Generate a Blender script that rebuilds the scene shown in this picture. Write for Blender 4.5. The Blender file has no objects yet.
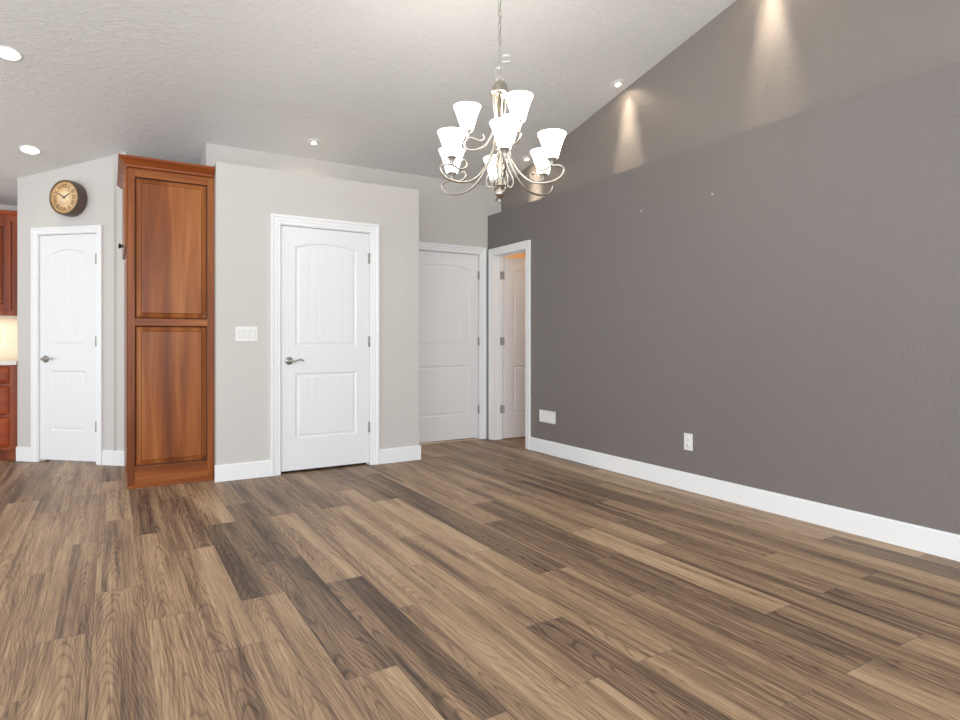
import bpy, bmesh, math, random
from math import sin, cos, pi, radians, sqrt, hypot, atan2
from mathutils import Vector, Matrix
C = bpy.context.scene.collection
SC = bpy.context.scene

# ------------------------------------------------------------------ camera
YAW = 31.1
cam = bpy.data.cameras.new('camera')
cam.sensor_width = 36.0
cam.lens = 612.5 / 960 * 36.0
cam.shift_y = -(360 - 340.5) / 960.0
cam.clip_start = 0.05
co = bpy.data.objects.new('camera', cam)
C.objects.link(co)
co.location = (0, 0, 1.1)
co.rotation_euler = (pi / 2, 0, -radians(YAW))
SC.camera = co

# ------------------------------------------------------------------ world, light, exposure
w = bpy.data.worlds.new('world')
SC.world = w
w.use_nodes = True
w.node_tree.nodes['Background'].inputs[0].default_value = (0.93, 0.965, 1.0, 1)
w.node_tree.nodes['Background'].inputs[1].default_value = 1.2
SC.view_settings.view_transform = 'Standard'
SC.view_settings.look = 'None'
SC.view_settings.gamma = 1
SC.view_settings.use_curve_mapping = False
SC.view_settings.exposure = 0.27


def area(name, loc, target, sx, sy, energy, color=(1, 1, 1)):
    l = bpy.data.lights.new(name, 'AREA')
    l.shape = 'RECTANGLE'
    l.size, l.size_y, l.energy, l.color = sx, sy, energy, color
    o = bpy.data.objects.new(name, l)
    C.objects.link(o)
    o.location = loc
    o.rotation_euler = (Vector(target) - Vector(loc)).to_track_quat('-Z', 'Y').to_euler()
    return o


# daylight through the big windows behind the camera, and unseen area lights on the left
area('window_daylight', (0.5, -3.2, 1.7), (2.2, 4.5, 1.6), 3.6, 2.2, 105, (0.90, 0.955, 1.0))
area('ceiling_fill', (-1.7, -1.2, .35), (0.9, 3.2, 3.3), 3.2, 2.6, 105, (0.88, 0.95, 1.0))  # added fill aimed upward to brighten the ceiling
area('left_area_light', (-3.9, 1.6, 1.4), (2.5, 5.0, 1.8), 2.6, 2.0, 40, (0.88, 0.95, 1.0))  # unseen area light on the left side
area('kitchen_ceiling_fill', (-3.9, 4.6, 0.9), (-0.8, 5.0, 2.9), 2.4, 1.2, 16, (0.88, 0.95, 1.0))  # unseen fill added to lift the ceiling toward the kitchen


def spot(name, loc, energy, angle, blend=0.3, color=(1.0, 0.8, 0.58), rot=(0, 0, 0), rad=0.025):
    l = bpy.data.lights.new(name, 'SPOT')
    l.energy, l.spot_size, l.spot_blend, l.color, l.shadow_soft_size = energy, angle, blend, color, rad
    o = bpy.data.objects.new(name, l)
    C.objects.link(o)
    o.location = loc
    o.rotation_euler = rot
    return o


def point(name, loc, energy, color, rad):
    l = bpy.data.lights.new(name, 'POINT')
    l.energy, l.color, l.shadow_soft_size = energy, color, rad
    o = bpy.data.objects.new(name, l)
    C.objects.link(o)
    o.location = loc
    return o


# ------------------------------------------------------------------ materials
def s2l(c):
    return tuple((v / 255 / 12.92) if v / 255 <= 0.04045 else ((v / 255 + 0.055) / 1.055) ** 2.4 for v in c)


class NT:
    def __init__(s, name):
        s.m = bpy.data.materials.new(name)
        s.m.use_nodes = True
        s.t = s.m.node_tree
        s.b = s.t.nodes['Principled BSDF']

    def n(s, kind, **k):
        nd = s.t.nodes.new(kind)
        for a, b in k.items():
            setattr(nd, a, b)
        return nd

    def l(s, a, b):
        s.t.links.new(a, b)

    def math(s, op, a, b=None, c=None):
        nd = s.n('ShaderNodeMath', operation=op)
        for i, v in enumerate((a, b, c)):
            if v is None: continue
            if hasattr(v, 'links'): s.l(v, nd.inputs[i])
            else: nd.inputs[i].default_value = v
        return nd.outputs[0]

    def noise(s, vec, scale, detail=3, rough=0.5, dist=0.0):
        nd = s.n('ShaderNodeTexNoise')
        nd.inputs['Scale'].default_value = scale
        nd.inputs['Detail'].default_value = detail
        nd.inputs['Roughness'].default_value = rough
        nd.inputs['Distortion'].default_value = dist
        if vec is not None: s.l(vec, nd.inputs['Vector'])
        return nd.outputs['Fac']

    def mapping(s, vec, scale=(1, 1, 1), loc=(0, 0, 0)):
        nd = s.n('ShaderNodeMapping')
        s.l(vec, nd.inputs['Vector'])
        nd.inputs['Scale'].default_value = scale
        nd.inputs['Location'].default_value = loc
        return nd.outputs[0]

    def ramp(s, fac, stops):
        nd = s.n('ShaderNodeValToRGB')
        r = nd.color_ramp
        while len(r.elements) < len(stops): r.elements.new(0.5)
        for e, (p, c) in zip(r.elements, stops):
            e.position = p
            e.color = tuple(c) + (1,) if len(c) == 3 else c
        s.l(fac, nd.inputs[0])
        return nd.outputs[0]

    def mix(s, fac, a, b, mode='MIX'):
        nd = s.n('ShaderNodeMix', data_type='RGBA', blend_type=mode)
        if hasattr(fac, 'links'): s.l(fac, nd.inputs[0])
        else: nd.inputs[0].default_value = fac
        for i, v in ((6, a), (7, b)):
            if hasattr(v, 'links'): s.l(v, nd.inputs[i])
            else: nd.inputs[i].default_value = tuple(v) + (1,)
        return nd.outputs[2]

    def bump(s, h, strength, dist=0.01):
        nd = s.n('ShaderNodeBump')
        nd.inputs['Strength'].default_value = strength
        nd.inputs['Distance'].default_value = dist
        s.l(h, nd.inputs['Height'])
        s.l(nd.outputs[0], s.b.inputs['Normal'])


def plain(name, col, rough=0.5, metal=0.0, emit=None, strength=0, spec=0.5):
    t = NT(name)
    t.b.inputs['Base Color'].default_value = s2l(col) + (1,)
    t.b.inputs['Roughness'].default_value = rough
    t.b.inputs['Metallic'].default_value = metal
    t.b.inputs['Specular IOR Level'].default_value = spec
    # faint procedural unevenness of the finish
    g = t.n('ShaderNodeNewGeometry')
    n = t.noise(g.outputs['Position'], 30, 2)
    t.l(t.mix(t.math('MULTIPLY', n, 0.06), s2l(col), tuple(v * 0.8 for v in s2l(col))), t.b.inputs['Base Color'])
    if emit:
        t.b.inputs['Emission Color'].default_value = s2l(emit) + (1,)
        t.b.inputs['Emission Strength'].default_value = strength
    return t.m


def paint(name, col, rough, texture='peel', bump=0.15):
    t = NT(name)
    g = t.n('ShaderNodeNewGeometry').outputs['Position']
    c = s2l(col)
    n = t.noise(g, 1.3, 3)
    t.l(t.mix(n, c, tuple(v * 0.94 for v in c)), t.b.inputs['Base Color'])
    t.b.inputs['Roughness'].default_value = rough
    if texture == 'peel':
        h = t.noise(g, 170, 3, 0.55)
        h2 = t.noise(g, 80, 2, 0.5)
        h = t.math('ADD', h, t.math('MULTIPLY', h2, 0.7))
        t.bump(h, bump, 0.004)
    else:  # brushed skip-trowel texture of the ceiling
        v = t.mapping(g, (13, 48, 20))
        h = t.noise(v, 1.0, 4, 0.6, 1.2)
        h = t.ramp(h, [(0.42, (0, 0, 0)), (0.62, (1, 1, 1))])
        t.bump(h, bump, 0.006)
    return t.m


M = {}
M['ceiling'] = paint('ceiling_paint', (228, 228, 227), 0.8, 'trowel', 0.5)
M['light_wall'] = paint('greige_paint', (206, 202, 197), 0.6)
M['dark_wall'] = paint('grey_satin_paint', (119, 112, 109), 0.30, bump=0.9)
M['dark_wall'].node_tree.nodes['Principled BSDF'].inputs['Specular IOR Level'].default_value = 0.85
M['upper_wall'] = paint('lightened_grey_paint', (136, 128, 122), 0.4, bump=0.8)  # wall grey made lighter; the stronger light up there is put into the colour
M['trim'] = plain('white_trim_paint', (238, 239, 240), 0.35)
M['door'] = plain('white_door_paint', (233, 234, 236), 0.38)
M['plastic'] = plain('white_plastic', (232, 232, 230), 0.3)
M['slot'] = plain('slot_dark', (60, 58, 55), 0.6)
M['nickel'] = plain('satin_nickel', (178, 176, 171), 0.35, 0.85)
M['hinge_metal'] = plain('hinge_metal', (168, 166, 162), 0.45, 0.4)
M['brushed'] = plain('brushed_nickel_light', (180, 174, 164), 0.28, 1.0)
M['black'] = plain('black_metal', (22, 20, 19), 0.35, 0.6)
M['dark'] = plain('dark_gap', (40, 30, 24), 0.8)
M['counter'] = plain('pale_stone_counter', (214, 211, 202), 0.25)
M['cream_trim'] = plain('pale_wood_edge', (206, 192, 168), 0.5)
M['hall'] = plain('hall_paint', (214, 184, 148), 0.7)
M['bulb'] = plain('lit_lens', (255, 250, 240), 0.4, emit=(255, 246, 232), strength=9)
M['shade'] = plain('lit_frosted_glass', (250, 250, 248), 0.4, emit=(255, 250, 242), strength=4.5)
M['can'] = plain('can_trim_white', (238, 237, 234), 0.4)
M['bronze'] = plain('clock_bronze', (98, 84, 74), 0.35, 0.35)
M['rim'] = plain('clock_gold_rim', (170, 130, 84), 0.35, 0.7)
M['ink'] = plain('clock_numeral_brown', (140, 106, 70), 0.6)
M['hand'] = plain('clock_hand_black', (28, 22, 20), 0.5)


def clock_face_mat():
    t = NT('aged_cream_dial')
    g = t.n('ShaderNodeTexCoord').outputs['Object']
    n = t.noise(g, 22, 4, 0.6)
    t.l(t.ramp(n, [(0.3, s2l((196, 158, 112))), (0.6, s2l((222, 190, 144)))]), t.b.inputs['Base Color'])
    t.b.inputs['Roughness'].default_value = 0.5
    return t.m


M['dial'] = clock_face_mat()
M['dial_centre'] = plain('dial_centre', (232, 210, 170), 0.5)


def wood(name, axis, light, mid, dark, seed=0.0, rough=0.32):
    """cherry: grain runs along the given world axis"""
    t = NT(name)
    g = t.n('ShaderNodeNewGeometry').outputs['Position']
    sc = [9.0, 9.0, 9.0]; fine = [120.0, 120.0, 120.0]
    sc[axis] = 0.55; fine[axis] = 5.0
    v = t.mapping(g, sc, (seed, seed * 1.7, seed * 0.6))
    broad = t.noise(v, 1.0, 3, 0.55, 0.5)
    v2 = t.mapping(g, fine, (seed * 3, seed, seed))
    f = t.noise(v2, 1.0, 3, 0.6)
    ring = t.math('FRACT', t.math('MULTIPLY', broad, 11.0))
    ring = t.math('ABSOLUTE', t.math('SUBTRACT', ring, 0.5))
    v3 = t.mapping(g, [s_ * 0.35 for s_ in sc], (seed * 2, 3, seed))
    patch = t.noise(v3, 2.0, 3, 0.6, 0.8)
    col = t.ramp(broad, [(0.28, s2l(dark)), (0.48, s2l(mid)), (0.7, s2l(light))])
    col = t.mix(t.math('MULTIPLY', f, 0.35), col, s2l(dark))
    col = t.mix(t.math('MULTIPLY', ring, 0.35), col, s2l(mid))
    col = t.mix(t.ramp(patch, [(0.45, (0, 0, 0)), (0.72, (0.55, 0.55, 0.55))]), col, s2l(dark))
    vo = t.n('ShaderNodeTexVoronoi')
    kn = t.mapping(g, [3.1 if i != axis else 1.3 for i in range(3)], (seed, 1 + seed, 2))
    t.l(kn, vo.inputs['Vector'])
    vo.inputs['Scale'].default_value = 1.3
    k = t.ramp(vo.outputs['Distance'], [(0.03, (0.8, 0.8, 0.8)), (0.10, (0, 0, 0))])
    col = t.mix(k, col, tuple(q * 0.35 for q in s2l(dark)))
    t.l(col, t.b.inputs['Base Color'])
    t.b.inputs['Roughness'].default_value = rough
    t.b.inputs['Specular IOR Level'].default_value = 0.2
    t.bump(f, 0.06, 0.002)
    return t.m


CH = ((180, 114, 58), (146, 80, 38), (100, 50, 22))
M['cherry_v'] = wood('cherry_grain_upright', 2, *CH, seed=1.3)
M['cherry_v2'] = wood('cherry_grain_panel', 2, (184, 118, 62), (148, 84, 40), (104, 54, 28), seed=4.1)
M['cherry_x'] = wood('cherry_grain_level', 0, *CH, seed=2.2)
M['cherry_dark'] = wood('cherry_crown', 0, (176, 104, 58), (146, 76, 36), (104, 50, 22), seed=5.0)
M['kit_v'] = wood('kitchen_cherry_upright', 2, (176, 92, 52), (146, 70, 38), (98, 42, 24), seed=7.0)
M['kit_x'] = wood('kitchen_cherry_level', 0, (190, 92, 44), (160, 70, 32), (112, 46, 22), seed=8.0)


def floor_mat():
    t = NT('vinyl_plank')
    g = t.n('ShaderNodeNewGeometry').outputs['Position']
    at = t.n('ShaderNodeAttribute', attribute_name='tone')
    sd = t.n('ShaderNodeAttribute', attribute_name='seed')
    tone, seed = at.outputs['Fac'], sd.outputs['Fac']
    comb = t.n('ShaderNodeCombineXYZ')
    t.l(t.math('MULTIPLY', seed, 37.0), comb.inputs[0])
    t.l(t.math('MULTIPLY', seed, 91.0), comb.inputs[1])
    t.l(t.math('MULTIPLY', seed, 53.0), comb.inputs[2])
    add = t.n('ShaderNodeVectorMath', operation='ADD')
    t.l(g, add.inputs[0]); t.l(comb.outputs[0], add.inputs[1])
    p = add.outputs[0]
    # broad light/dark zones and dark edge streaks along each plank
    zone = t.noise(t.mapping(p, (8, 0.55, 1)), 1.0, 2.5, 0.5, 0.3)
    streak = t.noise(t.mapping(p, (20, 0.7, 1)), 1.0, 3, 0.6, 0.3)
    streak = t.ramp(streak, [(0.52, (0, 0, 0)), (0.70, (1, 1, 1))])
    # growth-ring contours (long cathedral arches)
    uvn = t.n('ShaderNodeUVMap', uv_map='plank').outputs[0]
    su = t.n('ShaderNodeSeparateXYZ'); t.l(uvn, su.inputs[0])
    u_ = t.math('ADD', su.outputs[0], t.math('MULTIPLY', t.math('SUBTRACT', seed, 0.5), 0.13))
    u_ = t.math('MULTIPLY', u_, 3.0)
    arch = t.math('SQRT', t.math('MULTIPLY_ADD', u_, u_, 0.006))
    low = t.noise(t.mapping(p, (5.5, 0.8, 1)), 1.0, 2.0, 0.45, 0.0)
    wob = t.noise(t.mapping(p, (22, 7, 1)), 1.0, 2, 0.5)
    nn = t.math('ADD', arch, t.math('MULTIPLY', low, 0.55))
    nn = t.math('ADD', nn, t.math('MULTIPLY', su.outputs[1], 0.22))
    nn = t.math('ADD', nn, t.math('MULTIPLY', wob, 0.035))
    band = t.math('FRACT', t.math('MULTIPLY', nn, 30.0))
    band = t.ramp(band, [(0.0, (0, 0, 0)), (0.2, (0.8, 0.8, 0.8)), (0.6, (1, 1, 1)), (0.85, (.85, .85, .85)), (1.0, (0, 0, 0))])
    # fine pores
    fine = t.noise(t.mapping(p, (280, 7, 1)), 1.0, 4, 0.75)
    fine = t.ramp(fine, [(0.36, (0, 0, 0)), (0.60, (1, 1, 1))])
    mid = t.noise(t.mapping(p, (75, 1.8, 1)), 1.0, 3, 0.65, 0.35)
    v = t.math('MULTIPLY_ADD', tone, 0.58, 0.18)
    v = t.math('ADD', v, t.math('MULTIPLY', t.math('SUBTRACT', zone, 0.5), 0.95))
    v = t.math('SUBTRACT', v, t.math('MULTIPLY', streak, 0.26))
    v = t.math('ADD', v, t.math('MULTIPLY', t.math('SUBTRACT', band, 0.75), t.math('MULTIPLY_ADD', tone, -.12, .28)))
    v = t.math('ADD', v, t.math('MULTIPLY', t.math('SUBTRACT', mid, 0.5), 0.75))
    v = t.math('ADD', v, t.math('MULTIPLY', t.math('SUBTRACT', fine, 0.5), 0.26))
    col = t.ramp(v, [(0.0, s2l((74, 58, 47))), (0.2, s2l((106, 85, 69))), (0.42, s2l((143, 116, 91))),
                     (0.62, s2l((174, 144, 113))), (1.0, s2l((208, 181, 148)))])
    # seams
    ge = t.n('ShaderNodeUVMap', uv_map='plank').outputs[0]
    sp = t.n('ShaderNodeSeparateXYZ'); t.l(ge, sp.inputs[0])
    ex = t.math('SUBTRACT', PW / 2, t.math('ABSOLUTE', sp.outputs[0]))
    ey = t.math('SUBTRACT', 0.5, t.math('ABSOLUTE', sp.outputs[1]))
    ey = t.math('MULTIPLY', ey, 1.22)
    e = t.math('MINIMUM', ex, ey)
    seam = t.ramp(e, [(0.0, (1, 1, 1)), (0.0022, (0, 0, 0))])
    col = t.mix(t.math('MULTIPLY', seam, 0.42), col, s2l((58, 46, 38)))
    t.l(col, t.b.inputs['Base Color'])
    t.l(t.math('MULTIPLY_ADD', fine, 0.15, 0.40), t.b.inputs['Roughness'])
    t.b.inputs['Specular IOR Level'].default_value = 0.4
    hh = t.math('SUBTRACT', t.math('MULTIPLY', fine, 0.5), seam)
    t.bump(hh, 0.12, 0.002)
    return t.m


PW = 0.178


# ------------------------------------------------------------------ mesh helpers
class MB:
    def __init__(s):
        s.v, s.f, s.sm = [], [], []

    def add(s, vs, fs, smooth=False):
        o = len(s.v)
        s.v += [tuple(v) for v in vs]
        s.f += [tuple(i + o for i in f) for f in fs]
        s.sm += [smooth] * len(fs)
        return s

    def box(s, x0, x1, y0, y1, z0, z1):
        vs = [(x, y, z) for z in (z0, z1) for y in (y0, y1) for x in (x0, x1)]
        return s.add(vs, [(0, 2, 3, 1), (4, 5, 7, 6), (0, 1, 5, 4), (2, 6, 7, 3), (0, 4, 6, 2), (1, 3, 7, 5)])

    def lathe(s, prof, seg=32, c=(0, 0, 0), axis='z', smooth=True, closed=False):
        """prof: list of (r, h)"""
        vs = []
        for r, h in prof:
            for k in range(seg):
                a = 2 * pi * k / seg
                p = (r * cos(a), r * sin(a), h)
                if axis == 'y': p = (p[0], p[2], p[1])
                if axis == 'x': p = (p[2], p[0], p[1])
                vs.append((p[0] + c[0], p[1] + c[1], p[2] + c[2]))
        fs = []
        n = len(prof)
        for i in range(n - 1 + (1 if closed else 0)):
            for k in range(seg):
                a, b = i * seg + k, i * seg + (k + 1) % seg
                i2 = (i + 1) % n
                fs.append((a, b, i2 * seg + (k + 1) % seg, i2 * seg + k))
        if not closed:
            fs.append(tuple(range(seg))[::-1])
            fs.append(tuple((n - 1) * seg + k for k in range(seg)))
        return s.add(vs, fs, smooth)

    def tube(s, pts, rad, seg=8, closed=False):
        pts = [Vector(p) for p in pts]
        n = len(pts)
        rs = rad if isinstance(rad, (list, tuple)) else [rad] * n
        T = []
        for i in range(n):
            a = pts[(i - 1) % n] if (closed or i > 0) else pts[0]
            b = pts[(i + 1) % n] if (closed or i < n - 1) else pts[-1]
            T.append((b - a).normalized())
        u = T[0].orthogonal().normalized()
        vs = []
        for i in range(n):
            u = (u - T[i] * u.dot(T[i])).normalized()
            w_ = T[i].cross(u)
            for k in range(seg):
                a = 2 * pi * k / seg
                vs.append(pts[i] + (u * cos(a) + w_ * sin(a)) * rs[i])
        fs = []
        for i in range(n if closed else n - 1):
            j = (i + 1) % n
            for k in range(seg):
                k2 = (k + 1) % seg
                fs.append((i * seg + k, i * seg + k2, j * seg + k2, j * seg + k))
        if not closed:
            fs.append(tuple(range(seg))[::-1])
            fs.append(tuple((n - 1) * seg + k for k in range(seg)))
        return s.add(vs, fs, True)

    def xf(s, m):
        s.v = [tuple(m @ Vector(v)) for v in s.v]
        return s

    def build(s, name, mat, parent=None, bevel=0.0, recalc=True):
        me = bpy.data.meshes.new(name)
        me.from_pydata(s.v, [], s.f)
        if recalc:
            bm = bmesh.new(); bm.from_mesh(me)
            bmesh.ops.recalc_face_normals(bm, faces=bm.faces)
            sm = s.sm
            bm.faces.ensure_lookup_table()
            bm.to_mesh(me); bm.free()
        me.polygons.foreach_set('use_smooth', s.sm)
        me.materials.append(mat)
        me.update()
        o = bpy.data.objects.new(name, me)
        C.objects.link(o)
        if parent: o.parent = parent
        if bevel:
            b = o.modifiers.new('bevel', 'BEVEL')
            b.width = bevel; b.segments = 2; b.limit_method = 'ANGLE'; b.angle_limit = radians(50)
        return o


def bez(pts, n=8):
    """Catmull-Rom through points"""
    P = [Vector(p) for p in pts]
    P = [P[0] * 2 - P[1]] + P + [P[-1] * 2 - P[-2]]
    out = []
    for i in range(1, len(P) - 2):
        for k in range(n):
            t = k / n
            a, b, c, d = P[i - 1], P[i], P[i + 1], P[i + 2]
            out.append(0.5 * ((2 * b) + (c - a) * t + (2 * a - 5 * b + 4 * c - d) * t * t + (3 * b - 3 * c + d - a) * t ** 3))
    out.append(P[-2])
    return out


def empty(name, loc=(0, 0, 0), rz=0.0, parent=None):
    o = bpy.data.objects.new(name, None)
    o.empty_display_size = 0.1
    C.objects.link(o)
    o.location = loc
    o.rotation_euler = (0, 0, rz)
    if parent: o.parent = parent
    return o


def tag(o, label, cat, group=None, kind=None):
    if label: o['label'] = label
    if cat: o['category'] = cat
    if group: o['group'] = group
    if kind: o['kind'] = kind
    return o


def struct(o, label=None, cat=None):
    o['kind'] = 'structure'
    if label: o['label'] = label
    if cat: o['category'] = cat
    return o


def copy_tree(o, parent=None):
    c = o.copy(); C.objects.link(c); c.parent = parent
    for ch in list(o.children): copy_tree(ch, c)
    return c


def fr(x, y, ang): return Matrix.Translation((x, y, 0)) @ Matrix.Rotation(ang, 4, 'Z')


def poly_wall(m, mat4, outline, t):
    """upright slab: outline of (u, z) at the front, thickness t behind it"""
    n = len(outline)
    vs = [mat4 @ Vector((u, 0, z)) for u, z in outline] + [mat4 @ Vector((u, t, z)) for u, z in outline]
    fs = [tuple(range(n)), tuple(range(n, 2 * n))[::-1]] + [(i, (i + 1) % n, (i + 1) % n + n, i + n) for i in range(n)]
    m.add(vs, fs)


# ------------------------------------------------------------------ the setting
XR, XU, YB, YM = 3.63, 3.81, 5.85, 5.143       # right wall, upper right wall, back wall, middle box front
SL, Z0 = 0.223, 2.836                            # ceiling slope
ZL = 2.497                                     # ledge height


def zc(y): return Z0 + SL * (YB - y)


# floor: plank by plank
def build_floor():
    rnd = random.Random(11)
    x0 = 0.119
    vs, fs, tone, seed, uv = [], [], [], [], []
    y_lo, y_hi = -4.0, 9.0
    for r in range(-26, 37):
        xa = x0 + r * PW; xb = xa + PW
        ph = PHASE.get(r, [0, 2, 0, 1][r % 4])
        for n in range(-6, 6):
            a = 2.735 + .4067 * (ph + 3 * n); b = a + 1.22
            tn_ = TONES.get(r, {}).get(n)
            if tn_ is None: tn_ = .25 + .5 * rnd.random()
            k = len(vs)
            vs += [(xa, a, 0), (xb, a, 0), (xb, b, 0), (xa, b, 0)]
            fs.append((k, k + 1, k + 2, k + 3))
            tone.append(tn_); seed.append(rnd.random())
            uv += [(-PW / 2, -.5), (PW / 2, -.5), (PW / 2, .5), (-PW / 2, .5)]
    me = bpy.data.meshes.new('floor')
    me.from_pydata(vs, [], fs)
    a = me.attributes.new('tone', 'FLOAT', 'FACE'); a.data.foreach_set('value', tone)
    a = me.attributes.new('seed', 'FLOAT', 'FACE'); a.data.foreach_set('value', seed)
    u = me.uv_layers.new(name='plank')
    u.data.foreach_set('uv', [c for p in uv for c in p])
    me.materials.append(floor_mat())
    me.update()
    o = bpy.data.objects.new('floor', me); C.objects.link(o)
    struct(o)
    return o


# plank joints step by a third of a plank; the printed tone of each plank in view
PHASE = {-1: 1, -2: 0, -3: 2, -4: 0, -5: 1, -6: 0, -7: 2, 0: 0, 1: 2, 2: 0, 3: 1, 4: 0, 5: 2, 6: 0, 7: 1, 8: 0, 9: 2, 10: 1, 11: 2, 12: 0,
         13: 2, 14: 0, 15: 1, 16: 0, 17: 2, 18: 1, 19: 0}
TONES = {-3: {-1: .55, 0: .6, 1: .65, 2: .6}, -2: {-1: .45, 0: .6, 1: .65, 2: .6}, -1: {-1: .55, 0: .6, 1: .75, 2: .55},
         0: {-1: .6, 0: .68, 1: .18, 2: .45}, 1: {-2: .5, -1: .65, 0: .4, 1: .5}, 2: {-1: .62, 0: .12, 1: .55, 2: .5},
         3: {-2: .55, -1: .18, 0: .25, 1: .55}, 4: {-1: .12, 0: .75, 1: .3}, 5: {-2: .6, -1: .55, 0: .4, 1: .5},
         6: {-2: .65, -1: .6, 0: .85, 1: .4}, 7: {-2: .12, -1: .5, 0: .72, 1: .35}, 8: {-2: .5, -1: .65, 0: .92, 1: .2},
         9: {-2: .62, -1: .22, 0: .25, 1: .45}, 10: {-2: .6, -1: .28, 0: .6, 1: .5}, 11: {-2: .25, -1: .33, 0: .55},
         12: {-2: .18, -1: .75, 0: .65, 1: .5}, 13: {-2: .35, -1: .6, 0: .5}, 14: {-2: .5, -1: .5, 0: .22}, 15: {-2: .55, -1: .6, 0: .4},
         16: {-2: .4, -1: .3, 0: .18}, 17: {-2: .6, -1: .5, 0: .3}, 18: {-2: .35, -1: .6, 0: .7}, 19: {-1: .7, 0: .7}}
build_floor()

# ceiling, one sloping slab rising toward the camera
m = MB()
ya, yb = -3.2, 8.6
xa, xb = -4.2, XU + 0.12
m.add([(xa, ya, zc(ya)), (xb, ya, zc(ya)), (xb, yb, zc(yb)), (xa, yb, zc(yb)),
       (xa, ya, zc(ya) + .12), (xb, ya, zc(ya) + .12), (xb, yb, zc(yb) + .12), (xa, yb, zc(yb) + .12)],
      [(0, 1, 2, 3), (4, 7, 6, 5), (0, 4, 5, 1), (1, 5, 6, 2), (2, 6, 7, 3), (3, 7, 4, 0)])
struct(m.build('ceiling', M['ceiling']))

# right wall, with the opening for the bedroom door, and its ledge on top
OY0, OY1, OZ = 5.088, 5.742, 2.05      # opening incl. jambs
m = MB()
WT = 0.115
# outline in (distance along -y from the back, z), notched for the doorway
poly_wall(m, fr(XR, YB, -pi / 2), [(0, 0), (YB - OY1, 0), (YB - OY1, OZ), (YB - OY0, OZ), (YB - OY0, 0), (YB + 3.2, 0), (YB + 3.2, ZL), (0, ZL)], WT)
m.box(XR + WT, XU + .02, -3.2, YB, ZL - .05, ZL)
struct(m.build('wall_right', M['dark_wall']))
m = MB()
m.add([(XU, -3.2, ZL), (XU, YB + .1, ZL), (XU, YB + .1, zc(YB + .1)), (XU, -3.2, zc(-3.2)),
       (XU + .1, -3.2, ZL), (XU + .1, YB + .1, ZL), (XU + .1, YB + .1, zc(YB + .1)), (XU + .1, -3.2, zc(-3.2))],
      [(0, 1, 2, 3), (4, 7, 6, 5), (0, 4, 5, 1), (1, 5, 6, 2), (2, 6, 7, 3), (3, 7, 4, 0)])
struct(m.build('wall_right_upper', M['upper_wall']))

# back wall with the opening for the hall door
BX0, BX1 = 2.588, 3.522
m = MB()
zt = zc(YB) + .03
poly_wall(m, fr(0, YB, 0), [(0.718, 0), (BX0, 0), (BX0, 2.062), (BX1, 2.062), (BX1, 0), (XR + .01, 0), (XR + .01, ZL - .001), (XU + .001, ZL - .001), (XU + .001, zt), (0.718, zt)], WT)
m.box(0.718, 0.718 + WT, YB + WT, 8.4, 0, 2.31)
# the return running back under the sloping ceiling
a, b = YB + WT, 8.4
m.add([(0.718, a, 2.31), (0.718 + WT, a, 2.31), (0.718 + WT, b, 2.31), (0.718, b, 2.31),
       (0.718, a, zc(a)), (0.718 + WT, a, zc(a)), (0.718 + WT, b, zc(b)), (0.718, b, zc(b))],
      [(0, 3, 2, 1), (4, 5, 6, 7), (0, 1, 5, 4), (1, 2, 6, 5), (2, 3, 7, 6), (3, 0, 4, 7)])
struct(m.build('wall_back', M['light_wall']))

# middle box (closet) with plant shelf top
MX0, MX1, MT = 0.704, 2.442, 2.492
DX0, DX1 = 1.197, 1.965
m = MB()
poly_wall(m, fr(0, YM, 0), [(MX0, 0), (DX0 - .006, 0), (DX0 - .006, 2.052), (DX1 + .006, 2.052), (DX1 + .006, 0), (MX1, 0), (MX1, MT), (MX0, MT)], WT)
m.box(MX0, MX0 + WT, YM + WT, YB, 0, MT)
m.box(MX1 - WT, MX1, YM + WT, YB, 0, MT)
m.box(MX0 + WT, MX1 - WT, YM + WT, YB, MT - .1, MT)
struct(m.build('wall_middle', M['light_wall']))

# angled pantry wall
PA = Vector((-.739, 6.976)); PD = Vector((0.73875, -0.67398)); PN = Vector((-0.67398, -0.73875))
PA = PA - PN * 0.014
PANG = atan2(PD.y, PD.x)
PL = 1.142
P_MAT = Matrix.Translation((PA.x, PA.y, 0)) @ Matrix.Rotation(PANG, 4, 'Z')
pu0, pu1 = 0.222, 0.852
m = MB()


def pz(u, v):
    p = P_MAT @ Vector((u, v, 0))
    return zc(p.y) + .01


poly_wall(m, Matrix.Identity(4), [(0, 0), (pu0, 0), (pu0, 2.062), (pu1, 2.062), (pu1, 0), (PL, 0), (PL, pz(PL, 0) + .02), (0, pz(0, 0) + .02)], WT)
m.xf(P_MAT)
struct(m.build('wall_pantry', M['light_wall']))
# pantry side walls running back
pe = P_MAT @ Vector((PL, 0, 0))
m = MB()


def wall_y(m, x0, x1, y0, y1):
    m.add([(x0, y0, 0), (x1, y0, 0), (x1, y1, 0), (x0, y1, 0), (x0, y0, zc(y0)), (x1, y0, zc(y0)), (x1, y1, zc(y1)), (x0, y1, zc(y1))],
          [(0, 3, 2, 1), (4, 5, 6, 7), (0, 1, 5, 4), (1, 2, 6, 5), (2, 3, 7, 6), (3, 0, 4, 7)])


wall_y(m, PA.x + .002, PA.x + .09, PA.y + .06, 7.62)
struct(m.build('wall_pantry_left', M['light_wall']))
m = MB()
wall_y(m, pe.x - .09, pe.x, pe.y + .06, 8.4)
struct(m.build('wall_pantry_right', M['light_wall']))

# kitchen back wall, its tile, and the far recess wall behind the tall cabinet
m = MB(); m.box(-4.2, PA.x + .09, 7.62, 7.72, 0, zc(7.62)); struct(m.build('wall_kitchen', M['light_wall']))


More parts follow.
